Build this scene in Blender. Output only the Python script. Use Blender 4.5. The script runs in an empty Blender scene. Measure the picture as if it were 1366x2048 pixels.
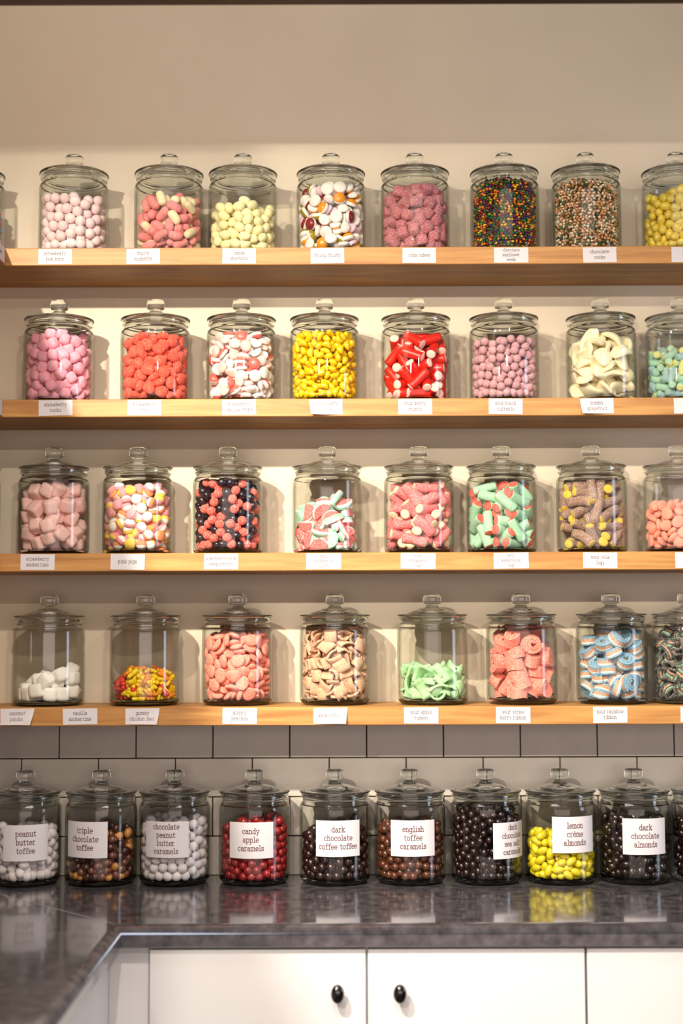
import bpy, bmesh, math, random
import numpy as np
from mathutils import Vector, Matrix, Euler
PI = math.pi
R = math.radians
sc = bpy.context.scene
COL = sc.collection
random.seed(7)

# ------------------------------------------------------------------ camera, world, lights, exposure
CAM_D, CAM_H, FPX = 3.69, 0.627, 2844.0           # distance to back wall, height over worktop, focal length in pixels
TILT = math.atan(231 / FPX)
cam = bpy.data.cameras.new('camera'); camo = bpy.data.objects.new('camera', cam); COL.objects.link(camo)
camo.location = (0, -CAM_D, CAM_H)
camo.rotation_euler = (Euler((PI / 2 + TILT, 0, 0)).to_matrix() @ Matrix.Rotation(R(-0.19), 3, 'Z')).to_euler()
cam.sensor_fit = 'VERTICAL'; cam.sensor_height = 36.0; cam.lens = FPX / 2048 * 36.0
cam.clip_start = 0.05
cam.dof.use_dof = True; cam.dof.focus_distance = 3.47; cam.dof.aperture_fstop = 1.6
sc.camera = camo

sc.view_settings.view_transform = 'Standard'
sc.view_settings.look = 'None'
sc.view_settings.gamma = 1.0
sc.view_settings.use_curve_mapping = False
sc.view_settings.exposure = 0.10
cy = sc.cycles
cy.max_bounces = 14; cy.diffuse_bounces = 4; cy.glossy_bounces = 5; cy.transmission_bounces = 12
cy.transparent_max_bounces = 40
cy.caustics_reflective = False; cy.caustics_refractive = False
cy.blur_glossy = 0.6; cy.sample_clamp_indirect = 6.0
cy.use_denoising = True

world = bpy.data.worlds.new('shop_room'); sc.world = world; world.use_nodes = True
bg = world.node_tree.nodes['Background']
bg.inputs[0].default_value = (0.80, 0.68, 0.60, 1); bg.inputs[1].default_value = 0.12

def spot(x, y, z, tx, tz, power, cone=80, color=(1.0, 0.89, 0.75), rad=0.022, blend=0.7):
    l = bpy.data.lights.new('track_lamp', 'SPOT'); l.energy = power; l.color = color
    l.spot_size = R(cone); l.spot_blend = blend; l.shadow_soft_size = rad
    o = bpy.data.objects.new('track_lamp', l); COL.objects.link(o)
    o.location = (x, y, z)
    o.rotation_euler = (Vector((tx, 0, tz)) - Vector((x, y, z))).to_track_quat('-Z', 'Y').to_euler()
    return o
# near row of track lamps, two metres out from the shelves, and the far row four metres out
spot(-1.02, -2.2, 2.00, -0.55, -0.10, 430, 92, blend=1.0)
spot(-0.30, -2.2, 2.00, 0.10, -0.05, 95, 84, blend=1.0)
spot(0.85, -2.2, 2.00, 0.55, 0.15, 36, 80, blend=1.0)
spot(-1.30, -4.1, 2.02, -0.35, 0.55, 310, 58, blend=1.0)
spot(0.60, -4.1, 2.02, 0.05, 0.75, 115, 54, blend=1.0)
# added area fill from above, brightens the back wall
w = bpy.data.lights.new('overhead_fill', 'AREA'); w.shape = 'RECTANGLE'; w.size = 2.6; w.size_y = 1.2
w.energy = 22; w.color = (1.0, 0.82, 0.73)
wo = bpy.data.objects.new('overhead_fill', w); COL.objects.link(wo)
wo.location = (0.3, -3.3, 3.0); wo.rotation_euler = (Vector((0.2, 0, 1.2)) - Vector(wo.location)).to_track_quat('-Z', 'Y').to_euler()
# slim overhead strip, added to put a highlight on the worktop's rolled edge
w = bpy.data.lights.new('edge_highlight_fill', 'AREA'); w.shape = 'RECTANGLE'; w.size = 2.6; w.size_y = 0.55
w.energy = 40; w.color = (1.0, 0.93, 0.88)
wo = bpy.data.objects.new('edge_highlight_fill', w); COL.objects.link(wo)
wo.location = (-0.5, -1.65, 3.2)
# cool daylight window, far to the side
w = bpy.data.lights.new('side_window', 'AREA'); w.shape = 'RECTANGLE'; w.size = 0.5; w.size_y = 1.7
w.energy = 26; w.color = (0.72, 0.82, 1.0)
wo = bpy.data.objects.new('side_window', w); COL.objects.link(wo)
wo.location = (3.2, -1.15, 1.0); wo.rotation_euler = (Vector((0, 0, 0.9)) - Vector(wo.location)).to_track_quat('-Z', 'Y').to_euler()
# broad soft fill added behind the viewer to lift the upper wall
w = bpy.data.lights.new('front_fill', 'AREA'); w.shape = 'RECTANGLE'; w.size = 7.2; w.size_y = 2.3
w.energy = 140; w.color = (1.0, 0.81, 0.74)
wo = bpy.data.objects.new('front_fill', w); COL.objects.link(wo)
wo.location = (-0.2, -6.8, 0.6); wo.rotation_euler = (Vector((0, 0, 1.2)) - Vector(wo.location)).to_track_quat('-Z', 'Y').to_euler()

# ------------------------------------------------------------------ helpers
def z_at(py, y): return CAM_H + (CAM_D + y) * math.tan(TILT - math.atan((py - 1024) / FPX))
def x_at(px, z, y):
    d = (CAM_D + y) * math.cos(TILT) + (z - CAM_H) * math.sin(TILT)
    return (px - 683) * d / FPX

def lin(c):
    return tuple(((v / 255) / 12.92 if v / 255 <= 0.04045 else ((v / 255 + 0.055) / 1.055) ** 2.4) for v in c) + (1.0,)

def tag(o, label=None, cat=None, group=None, kind=None):
    if label: o['label'] = label
    if cat: o['category'] = cat
    if group: o['group'] = group
    if kind: o['kind'] = kind
    return o

def link_mesh(name, me, parent=None):
    o = bpy.data.objects.new(name, me); COL.objects.link(o)
    if parent: o.parent = parent
    return o

def empty(name, loc=(0, 0, 0), rz=0):
    o = bpy.data.objects.new(name, None); COL.objects.link(o); o.location = loc; o.rotation_euler = (0, 0, rz)
    o.empty_display_size = 0.02
    return o

def to_mesh(name, bm, mats, smooth=False):
    me = bpy.data.meshes.new(name)
    bmesh.ops.recalc_face_normals(bm, faces=bm.faces)
    bm.to_mesh(me); bm.free()
    for m in (mats if isinstance(mats, (list, tuple)) else [mats]): me.materials.append(m)
    if smooth: me.polygons.foreach_set('use_smooth', [True] * len(me.polygons))
    me.update()
    return me

def add_box(bm, x0, x1, y0, y1, z0, z1, bevel=0.0, seg=2, mat=0):
    r = bmesh.ops.create_cube(bm, size=1.0)
    vs = r['verts']
    for v in vs:
        v.co = Vector(((x0 + x1) / 2 + v.co.x * (x1 - x0), (y0 + y1) / 2 + v.co.y * (y1 - y0), (z0 + z1) / 2 + v.co.z * (z1 - z0)))
    fs = list({f for v in vs for f in v.link_faces})
    for f in fs: f.material_index = mat
    if bevel > 0:
        es = list({e for v in vs for e in v.link_edges})
        bmesh.ops.bevel(bm, geom=es, offset=bevel, segments=seg, profile=0.5, affect='EDGES')

def box_obj(name, dims, mat, bevel=0.0, parent=None, seg=2):
    bm = bmesh.new(); add_box(bm, *dims, bevel=bevel, seg=seg)
    return link_mesh(name, to_mesh(name, bm, mat), parent)

def lathe(bm, prof, n=48, mat=0):
    rings = []
    for (r, z) in prof:
        if r < 1e-6: rings.append([bm.verts.new((0, 0, z))])
        else: rings.append([bm.verts.new((r * math.cos(2 * PI * i / n), r * math.sin(2 * PI * i / n), z)) for i in range(n)])
    for a, b in zip(rings, rings[1:]):
        for i in range(n):
            j = (i + 1) % n
            if len(a) == 1 and len(b) == 1: continue
            if len(a) == 1: f = bm.faces.new((a[0], b[i], b[j]))
            elif len(b) == 1: f = bm.faces.new((a[i], a[j], b[0]))
            else: f = bm.faces.new((a[i], a[j], b[j], b[i]))
            f.material_index = mat; f.smooth = True

def smooth_prof(pts, sub=3):
    """rounds a profile by two Chaikin passes (ends kept)"""
    for _ in range(2):
        out = [pts[0]]
        for a, b in zip(pts, pts[1:]):
            out.append((a[0] * .78 + b[0] * .22, a[1] * .78 + b[1] * .22))
            out.append((a[0] * .22 + b[0] * .78, a[1] * .22 + b[1] * .78))
        out.append(pts[-1]); pts = out
    return pts

# ------------------------------------------------------------------ materials
def new_mat(name):
    m = bpy.data.materials.new(name); m.use_nodes = True
    return m, m.node_tree.nodes, m.node_tree.links, m.node_tree.nodes['Principled BSDF']

def simple(name, rgb, rough=0.5, spec=0.5, coat=0.0, metal=0.0):
    m, N, L, b = new_mat(name)
    b.inputs['Base Color'].default_value = lin(rgb); b.inputs['Roughness'].default_value = rough
    b.inputs['Specular IOR Level'].default_value = spec; b.inputs['Coat Weight'].default_value = coat
    b.inputs['Coat Roughness'].default_value = 0.08; b.inputs['Metallic'].default_value = metal
    return m

def mottled(name, c0, c1, scale, rough, bump=0.0, stretch=(1, 1, 1), detail=6, spec=0.5, r1=None, lo=.3, hi=.7, dist=0.001):
    m, N, L, b = new_mat(name)
    tc = N.new('ShaderNodeTexCoord'); mp = N.new('ShaderNodeMapping'); mp.inputs['Scale'].default_value = stretch
    no = N.new('ShaderNodeTexNoise'); no.inputs['Scale'].default_value = scale; no.inputs['Detail'].default_value = detail
    cr = N.new('ShaderNodeValToRGB'); cr.color_ramp.elements[0].color = lin(c0); cr.color_ramp.elements[1].color = lin(c1)
    cr.color_ramp.elements[0].position = lo; cr.color_ramp.elements[1].position = hi
    L.new(tc.outputs['Object'], mp.inputs[0]); L.new(mp.outputs[0], no.inputs['Vector']); L.new(no.outputs[0], cr.inputs[0])
    L.new(cr.outputs[0], b.inputs['Base Color'])
    b.inputs['Roughness'].default_value = rough; b.inputs['Specular IOR Level'].default_value = spec
    if r1 is not None:
        mr = N.new('ShaderNodeMapRange'); mr.inputs[3].default_value = rough; mr.inputs[4].default_value = r1
        L.new(no.outputs[0], mr.inputs[0]); L.new(mr.outputs[0], b.inputs['Roughness'])
    if bump > 0:
        bp = N.new('ShaderNodeBump'); bp.inputs['Strength'].default_value = bump; bp.inputs['Distance'].default_value = dist
        L.new(no.outputs[0], bp.inputs['Height']); L.new(bp.outputs[0], b.inputs['Normal'])
    return m

def candy_mat(name, rgb, style='sugar', var=0.10):
    """sugar: frosted grains; gloss: polished shell; jelly: wet gum; matte: dusted"""
    m, N, L, b = new_mat(name)
    oi = N.new('ShaderNodeObjectInfo')
    hs = N.new('ShaderNodeHueSaturation'); hs.inputs['Color'].default_value = lin(rgb)
    mr = N.new('ShaderNodeMapRange'); mr.inputs[3].default_value = 1 - var; mr.inputs[4].default_value = 1 + var
    L.new(oi.outputs['Random'], mr.inputs[0]); L.new(mr.outputs[0], hs.inputs['Value'])
    tc = N.new('ShaderNodeTexCoord')
    if style in ('sugar', 'matte'):
        no = N.new('ShaderNodeTexNoise'); no.inputs['Scale'].default_value = 480 if style == 'sugar' else 200
        no.inputs['Detail'].default_value = 2
        L.new(tc.outputs['Object'], no.inputs['Vector'])
        mx = N.new('ShaderNodeMix'); mx.data_type = 'RGBA'; mx.inputs[7].default_value = (0.95, 0.92, 0.9, 1)
        m2 = N.new('ShaderNodeMapRange'); m2.inputs[1].default_value = .45; m2.inputs[2].default_value = .75
        m2.inputs[4].default_value = 0.62 if style == 'sugar' else 0.16
        L.new(no.outputs[0], m2.inputs[0]); L.new(m2.outputs[0], mx.inputs[0]); L.new(hs.outputs[0], mx.inputs[6])
        L.new(mx.outputs[2], b.inputs['Base Color'])
        bp = N.new('ShaderNodeBump'); bp.inputs['Strength'].default_value = .6; bp.inputs['Distance'].default_value = .0011 if style == 'sugar' else .0007
        L.new(no.outputs[0], bp.inputs['Height']); L.new(bp.outputs[0], b.inputs['Normal'])
        b.inputs['Roughness'].default_value = .75
        b.inputs['Specular IOR Level'].default_value = .3
        b.inputs['Sheen Weight'].default_value = .25
    else:
        L.new(hs.outputs[0], b.inputs['Base Color'])
        if style == 'gloss':
            b.inputs['Roughness'].default_value = .28; b.inputs['Coat Weight'].default_value = .5; b.inputs['Coat Roughness'].default_value = .12
        elif style == 'jelly':
            b.inputs['Roughness'].default_value = .35; b.inputs['Specular IOR Level'].default_value = .6
        else:
            b.inputs['Roughness'].default_value = .55
    return m

def thin_glass():
    """clear jar wall: lets light through, mirrors at grazing angles, greener where one looks through more of it"""
    m = bpy.data.materials.new('clear_jar_glass'); m.use_nodes = True
    N, L = m.node_tree.nodes, m.node_tree.links; N.clear()
    out = N.new('ShaderNodeOutputMaterial'); mix = N.new('ShaderNodeMixShader'); tr = N.new('ShaderNodeBsdfTransparent')
    gl = N.new('ShaderNodeBsdfGlossy'); gl.inputs['Roughness'].default_value = 0.012
    lw = N.new('ShaderNodeLayerWeight'); lw.inputs['Blend'].default_value = 0.5
    pw = N.new('ShaderNodeMath'); pw.operation = 'POWER'; pw.inputs[1].default_value = 4.5
    mr = N.new('ShaderNodeMapRange'); mr.inputs[3].default_value = 0.026; mr.inputs[4].default_value = 0.85
    cr = N.new('ShaderNodeValToRGB')
    e = cr.color_ramp.elements
    e[0].position = 0.55; e[0].color = (0.952, 0.958, 0.944, 1); e[1].position = 1.0; e[1].color = (0.30, 0.34, 0.28, 1)
    k = e.new(0.85); k.color = (0.84, 0.86, 0.81, 1)
    L.new(lw.outputs['Facing'], pw.inputs[0]); L.new(pw.outputs[0], mr.inputs[0]); L.new(mr.outputs[0], mix.inputs[0])
    L.new(lw.outputs['Facing'], cr.inputs[0]); L.new(cr.outputs[0], tr.inputs[0])
    L.new(tr.outputs[0], mix.inputs[1]); L.new(gl.outputs[0], mix.inputs[2]); L.new(mix.outputs[0], out.inputs[0])
    return m

def solid_glass():
    m, N, L, b = new_mat('heavy_lid_glass')
    b.inputs['Base Color'].default_value = (0.93, 0.96, 0.92, 1); b.inputs['Roughness'].default_value = 0.0
    b.inputs['IOR'].default_value = 1.46; b.inputs['Transmission Weight'].default_value = 1.0
    return m

def wood_mat():
    m, N, L, b = new_mat('oiled_oak')
    tc = N.new('ShaderNodeTexCoord'); mp = N.new('ShaderNodeMapping'); mp.inputs['Scale'].default_value = (1.6, 14, 26)
    n1 = N.new('ShaderNodeTexNoise'); n1.inputs['Scale'].default_value = 2.2; n1.inputs['Detail'].default_value = 7; n1.inputs['Distortion'].default_value = .8
    cr = N.new('ShaderNodeValToRGB'); cr.color_ramp.elements[0].position = .32; cr.color_ramp.elements[1].position = .72
    cr.color_ramp.elements[0].color = lin((156, 104, 48)); cr.color_ramp.elements[1].color = lin((196, 145, 78))
    L.new(tc.outputs['Object'], mp.inputs[0]); L.new(mp.outputs[0], n1.inputs['Vector']); L.new(n1.outputs[0], cr.inputs[0])
    L.new(cr.outputs[0], b.inputs['Base Color']); b.inputs['Roughness'].default_value = .5
    bp = N.new('ShaderNodeBump'); bp.inputs['Strength'].default_value = .15; bp.inputs['Distance'].default_value = .001
    L.new(n1.outputs[0], bp.inputs['Height']); L.new(bp.outputs[0], b.inputs['Normal'])
    return m

M_wall = mottled('cream_wall_paint', (206, 193, 170), (213, 201, 178), 3, .6, bump=.05)
M_tile = mottled('stone_grey_tile', (186, 178, 166), (202, 194, 182), 9, .22, bump=.06, r1=.4)
M_grout = simple('dark_grout', (38, 26, 20), .9)
M_wood = wood_mat()
M_top = mottled('dark_slate_laminate', (50, 48, 52), (98, 94, 98), 34, .09, bump=.03, detail=10, r1=.22, lo=.3, hi=.75, spec=.8)
M_top.node_tree.nodes['Principled BSDF'].inputs['Coat Weight'].default_value = .5
M_top.node_tree.nodes['Principled BSDF'].inputs['Coat Roughness'].default_value = .06
M_seam = simple('pale_joint_filler', (170, 165, 160), .5)
M_white = mottled('white_cabinet_paint', (218, 217, 218), (222, 221, 222), 4, .35)
M_gap = simple('dark_cabinet_gap', (40, 30, 26), .8)
M_knob = simple('black_knob', (8, 6, 6), .12, coat=.6)
M_dark = simple('dark_stained_wood', (42, 26, 14), .5)
M_floor = mottled('grey_floor', (60, 54, 50), (76, 70, 64), 5, .5)
M_ceil = simple('ceiling_paint', (200, 190, 178), .8)
M_card = simple('white_paper', (207, 204, 207), .7)
M_ink = simple('faded_brown_ink', (100, 66, 70), .8)
M_ink2 = simple('grey_typed_ink', (112, 98, 102), .8)
M_glass = thin_glass(); M_lid = solid_glass()

# ------------------------------------------------------------------ setting
def struct(o): o['kind'] = 'structure'; return o
SH_Z = [1.567, 1.188, 0.809, 0.436]               # tops of the four shelves
SH_T = 0.044
SH_D = 0.230
LW, LC = -1.062, -0.469                           # side wall, front edge of the side worktop
LS = -0.831                                       # face of the side shelves
struct(box_obj('wall_back', (LW - .1, 2.6, 0.0, .12, -0.9, 4.0), M_wall))
struct(box_obj('wall_left', (LW - .1, LW, -3.2, 0.0, -0.9, 4.0), M_wall))
struct(box_obj('floor', (-4, 4, -7.5, .12, -0.96, -0.90), M_floor))
struct(box_obj('ceiling', (-4, 4, -7.5, .12, 4.0, 4.1), M_ceil))
struct(box_obj('trim_1', (LW, 2.6, -0.83, -0.797, 1.931, 2.40), M_dark, bevel=.002))
# glazed tiling under the lowest shelf, running bond, with real joints
bm = bmesh.new(); add_box(bm, LW, 2.6, -0.004, 0.0, 0.0, 0.392)
wt = struct(link_mesh('wall_back_tiles', to_mesh('wall_back_tiles', bm, M_grout)))
bm = bmesh.new()
TH, TW, J = 0.0985, 0.1971, 0.0028
for r_ in range(4):
    z1 = 0.393 - r_ * TH
    x0 = -0.726 if r_ % 2 == 0 else -0.822
    k0 = -3
    for k in range(k0, 17):
        a = max(x0 + k * TW + J / 2, LW); b_ = x0 + (k + 1) * TW - J / 2
        if b_ <= LW + .01 or a > 2.5: continue
        add_box(bm, a, b_, -0.0085, -0.003, max(z1 - TH + J / 2, 0.0), min(z1 - J / 2, .392), bevel=.0012, seg=1)
t = link_mesh('tiling', to_mesh('tiling', bm, M_tile), wt)

# ---- shelves
for i, z in enumerate(SH_Z):
    s = box_obj('oak_shelf', (LW + .001, 2.4, -SH_D, -0.0005, z - SH_T, z), M_wood, bevel=.0015, seg=1)
    nm = ['topmost', 'second from the top', 'third from the top', 'lowest'][i]
    tag(s, 'thick oak shelf along the back wall, %s of four' % nm, 'shelf', 'oak shelves along the back wall')
    s = box_obj('oak_shelf', (LW + .001, LS, -2.0, -SH_D - .001, z - SH_T, z), M_wood, bevel=.0015, seg=1)
    tag(s, 'oak side shelf meeting the back shelf in the corner, %s of four' % nm, 'shelf', 'oak shelves on the side wall')

# ---- worktop (one L with rolled front edge) and its mitre joint
def worktop():
    bm = bmesh.new()
    t_, yf = 0.047, -0.622
    # cross-section: depth d from wall (0) to front, z
    def prof(n=6):
        p = [(0.0, -t_), (0.0, 0.0)]
        r = 0.012
        d = 1.0
        return p
    r, n = 0.021, 10
    # path points for inner edge offset o (0 = wall, 1 = front edge position) in L shape: end of back arm, corner, end of side arm
    def ring(off, z):   # off: distance inward from front edge
        return [(2.5, yf + off, z), (LC - off, yf + off, z), (LC - off, -2.2, z)]
    sec = []
    for k in range(n + 1):
        a = PI / 2 * k / n
        sec.append((r - r * math.sin(a), -(r - r * math.cos(a))))     # top curve: off from r to 0, z 0 to -r
    sec.append((0.0, -t_ + .003)); sec.append((.003, -t_)); 
    rows = [[bm.verts.new(p) for p in ring(o, z)] for o, z in sec]
    for a, b in zip(rows, rows[1:]):
        for i in range(2): bm.faces.new((a[i], a[i + 1], b[i + 1], b[i]))
    wt_ = [bm.verts.new((2.5, -0.009, 0)), bm.verts.new((LW + .001, -0.009, 0)), bm.verts.new((LW + .001, -2.2, 0))]
    wb_ = [bm.verts.new((2.5, -0.009, -t_)), bm.verts.new((LW + .001, -0.009, -t_)), bm.verts.new((LW + .001, -2.2, -t_))]
    for i in range(2):
        bm.faces.new((wt_[i], wt_[i + 1], rows[0][i + 1], rows[0][i]))
        bm.faces.new((rows[-1][i], rows[-1][i + 1], wb_[i + 1], wb_[i]))
        bm.faces.new((wt_[i], wb_[i], wb_[i + 1], wt_[i + 1]))
    for e in (0, 2):
        vs = [wt_[e]] + [rw[e] for rw in rows] + [wb_[e]]
        bm.faces.new(vs)
    o = link_mesh('worktop', to_mesh('worktop', bm, M_top, smooth=False))
    for f in o.data.polygons:
        if abs(f.normal.z) < .999 and abs(f.normal.z) > .001: f.use_smooth = True
    tag(o, 'dark grey mottled L-shaped worktop with rolled glossy front edge', 'worktop')
    bm = bmesh.new()
    a = Vector((LW + .03, -0.03, 0)); b = Vector((LC - r, yf + r, 0)); d = (b - a).normalized(); s = Vector((-d.y, d.x, 0)) * .0009
    vs = [bm.verts.new(p + Vector((0, 0, h))) for h in (-.001, .0003) for p in (a + s, a - s, b - s, b + s)]
    bm.faces.new(vs[4:8]); bm.faces.new(vs[0:4])
    for i in range(4): bm.faces.new((vs[i], vs[(i + 1) % 4], vs[4 + (i + 1) % 4], vs[4 + i]))
    link_mesh('joint_seam', to_mesh('joint_seam', bm, M_seam), o)
worktop()

# ---- base cabinets
def knob_mesh():
    bm = bmesh.new()
    pr = [(0, -.012)] + [(.004, -.012), (.0045, 0)] + [(.014 * math.sin(a), .010 - .010 * math.cos(a)) for a in [PI * k / 12 for k in range(3, 13)]]
    lathe(bm, pr, 24)
    for v in bm.verts:
        x, y, z = v.co; v.co = Vector((x, -z, y * 1.42))
    return to_mesh('knob', bm, M_knob, True)
KM = knob_mesh()
CF = -0.590                                        # carcass front; doors 18 mm before it
def cabinet(x0, x1, doors, label):
    c = empty('base_cabinet', ((x0 + x1) / 2, -0.3, -0.9)); off = c.location
    def ch(name, dims, mat, par=c, bev=.001):
        d = (dims[0] - off.x, dims[1] - off.x, dims[2] - off.y, dims[3] - off.y, dims[4] - off.z, dims[5] - off.z)
        return box_obj(name, d, mat, bev, par, 1)
    ch('body', (x0 + .001, x1 - .001, CF, -0.012, -0.80, -0.0485), M_white)
    ch('plinth', (x0 + .001, x1 - .001, CF + .05, -0.05, -0.9, -0.80), M_dark)
    for (a, b, kx) in doors:
        d = ch('door', (a, b, CF - .018, CF - .0005, -0.79, -0.0535), M_white, bev=.0015)
        if kx is not None:
            k = link_mesh('knob', KM, d); k.location = (kx - off.x, CF - .0185 - .012 - off.y, -0.141 - off.z)
    tag(c, label, 'cabinet', 'white base cabinets under the worktop')
dx = lambda px: x_at(px, -0.14, CF - .018)
cabinet(dx(293), dx(1170), [(dx(295.5), dx(728.5), dx(672)), (dx(733), dx(1167.5), dx(796))], 'white base cabinet with two flat doors and black knobs under the worktop')
cabinet(dx(1170) + .001, dx(1170) + .92, [(dx(1172.5), dx(1170) + .46, None), (dx(1170) + .463, dx(1170) + .917, None)], 'white base cabinet whose door has no knob in view, beside the knobbed pair')
# corner post and the side run
c = empty('corner_cabinet', (-0.75, -0.9, -0.9))
box_obj('filler_panel', (-0.499 + .75, dx(293) - .001 + .75, CF + .9, -0.55 + .9, 0.0, .8515), M_white, .001, c, 1)
box_obj('body', (LW + .002 + .75, -0.499 + .75, -2.15 + .9, -0.02 + .9, 0.10, .8515), M_white, .001, c, 1)
tag(c, 'white corner cabinet below the side worktop with a plain panel', 'cabinet')

# ------------------------------------------------------------------ lettering: a monoline slab-serif drawn as strokes
def A(cx, cy_, rx, ry, a0, a1, n=None):
    n = n or max(4, int(abs(a1 - a0) / 24))
    return [(cx + rx * math.cos(R(a0 + (a1 - a0) * i / n)), cy_ + ry * math.sin(R(a0 + (a1 - a0) * i / n))) for i in range(n + 1)]
GL = {
 'a': (.95, [A(.38, .68, .27, .32, 165, 0) + [(.65, .1), (.85, 0)], A(.37, .3, .28, .3, 0, 360)]),
 'b': (.95, [[(-.02, 1.5), (.14, 1.5), (.14, 0)], A(.46, .5, .32, .5, 0, 360)]),
 'c': (.92, [A(.46, .5, .35, .5, 50, 318), [(.72, .9), (.72, .66)]]),
 'd': (.98, [A(.4, .5, .32, .5, 0, 360), [(.55, 1.5), (.72, 1.5), (.72, 0), (.9, 0)]]),
 'e': (.92, [[(.1, .52), (.8, .52)], A(.45, .5, .35, .5, 2, 318)]),
 'f': (.78, [A(.62, 1.15, .26, .35, 40, 180) + [(.36, 0)], [(.1, 1), (.7, 1)], [(.12, 0), (.62, 0)]]),
 'g': (.98, [A(.4, .5, .3, .5, 0, 360), [(.92, 1), (.72, 1)] + A(.42, -.15, .3, .33, 0, -150)]),
 'h': (1.0, [[(0, 1.5), (.16, 1.5), (.16, 0)], [(0, 0), (.34, 0)], A(.45, .65, .28, .35, 180, 0) + [(.73, 0)], [(.56, 0), (.92, 0)]]),
 'i': (.66, [[(.1, 1), (.32, 1), (.32, 0)], [(.05, 0), (.6, 0)], [(.3, 1.33), (.3, 1.47)]]),
 'k': (1.0, [[(0, 1.5), (.16, 1.5), (.16, 0)], [(0, 0), (.34, 0)], [(.16, .42), (.66, 1)], [(.36, .65), (.74, 0)], [(.56, 0), (.92, 0)], [(.5, 1), (.84, 1)]]),
 'l': (.66, [[(.1, 1.5), (.32, 1.5), (.32, 0)], [(.05, 0), (.6, 0)]]),
 'm': (1.28, [[(0, 1), (.14, 1), (.14, 0)], A(.36, .75, .22, .25, 180, 0) + [(.58, 0)], A(.8, .75, .22, .25, 180, 0) + [(1.02, 0)], [(0, 0), (.28, 0)], [(.46, 0), (.72, 0)], [(.9, 0), (1.18, 0)]]),
 'n': (1.0, [[(0, 1), (.16, 1), (.16, 0)], [(0, 0), (.34, 0)], A(.45, .65, .28, .35, 180, 0) + [(.73, 0)], [(.56, 0), (.92, 0)]]),
 'o': (.95, [A(.45, .5, .37, .5, 0, 360)]),
 'p': (.98, [[(-.02, 1), (.15, 1), (.15, -.48)], [(0, -.48), (.36, -.48)], A(.47, .5, .32, .5, 0, 360)]),
 'r': (.86, [[(.03, 1), (.22, 1), (.22, 0)], [(.03, 0), (.52, 0)], A(.52, .62, .3, .38, 180, 55)]),
 's': (.82, [A(.4, .745, .27, .255, 35, 262) + A(.4, .255, .28, .255, 85, -150), [(.64, .95), (.64, .75)], [(.14, .05), (.14, .25)]]),
 't': (.80, [[(.3, 1.35), (.3, .25)] + A(.5, .25, .2, .25, 180, 325), [(.08, 1), (.66, 1)]]),
 'u': (1.0, [[(0, 1), (.16, 1), (.16, .35)] + A(.44, .35, .28, .35, 180, 350), [(.56, 1), (.73, 1), (.73, 0), (.9, 0)]]),
 'v': (.95, [[(.12, 1), (.44, 0), (.76, 1)], [(0, 1), (.28, 1)], [(.6, 1), (.9, 1)]]),
 'w': (1.25, [[(.1, 1), (.33, 0), (.58, .8), (.83, 0), (1.06, 1)], [(0, 1), (.24, 1)], [(.92, 1), (1.18, 1)]]),
 'x': (.92, [[(.12, 1), (.76, 0)], [(.76, 1), (.12, 0)], [(0, 1), (.28, 1)], [(.62, 1), (.9, 1)], [(0, 0), (.28, 0)], [(.62, 0), (.9, 0)]]),
 'y': (.95, [[(.12, 1), (.45, 0)], [(.78, 1), (.36, -.4), (.12, -.46)], [(0, 1), (.28, 1)], [(.62, 1), (.92, 1)]]),
 'z': (.85, [[(.12, .8), (.12, 1), (.7, 1), (.1, 0), (.74, 0), (.74, .2)]]),
 '&': (1.1, [[(.95, .0), (.3, 1.0)] + A(.46, 1.15, .2, .22, 200, -20) + [(.2, .55)] + A(.4, .3, .3, .3, 140, 360) + [(.85, .65)]]),
 ' ': (.62, []),
}
GL['è'] = (GL['e'][0], GL['e'][1] + [[(.3, 1.5), (.5, 1.2)]])
def lettering_bm(lines, s, spacing, maxw, weight=.15):
    """flat strokes in the xz plane facing -y, centred; returns quads [(x,z)*4]"""
    quads = []
    nl = len(lines)
    for li, line in enumerate(lines):
        wd = sum(GL[c][0] for c in line) * s
        fx = min(1.0, maxw / wd)
        x = -wd * fx / 2
        zb = (nl - 1) / 2 * spacing - li * spacing - s * .5
        for c in line:
            adv, strokes = GL[c]
            for st in strokes:
                for p, q in zip(st, st[1:]):
                    a = Vector((x + p[0] * s * fx, zb + p[1] * s)); b = Vector((x + q[0] * s * fx, zb + q[1] * s))
                    d = (b - a)
                    if d.length < 1e-7: continue
                    d.normalize(); n = Vector((-d.y, d.x)) * (weight * s / 2); e = d * (weight * s * .35)
                    quads.append((a - e + n, a - e - n, b + e - n, b + e + n))
            x += adv * s * fx
    return quads

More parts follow.
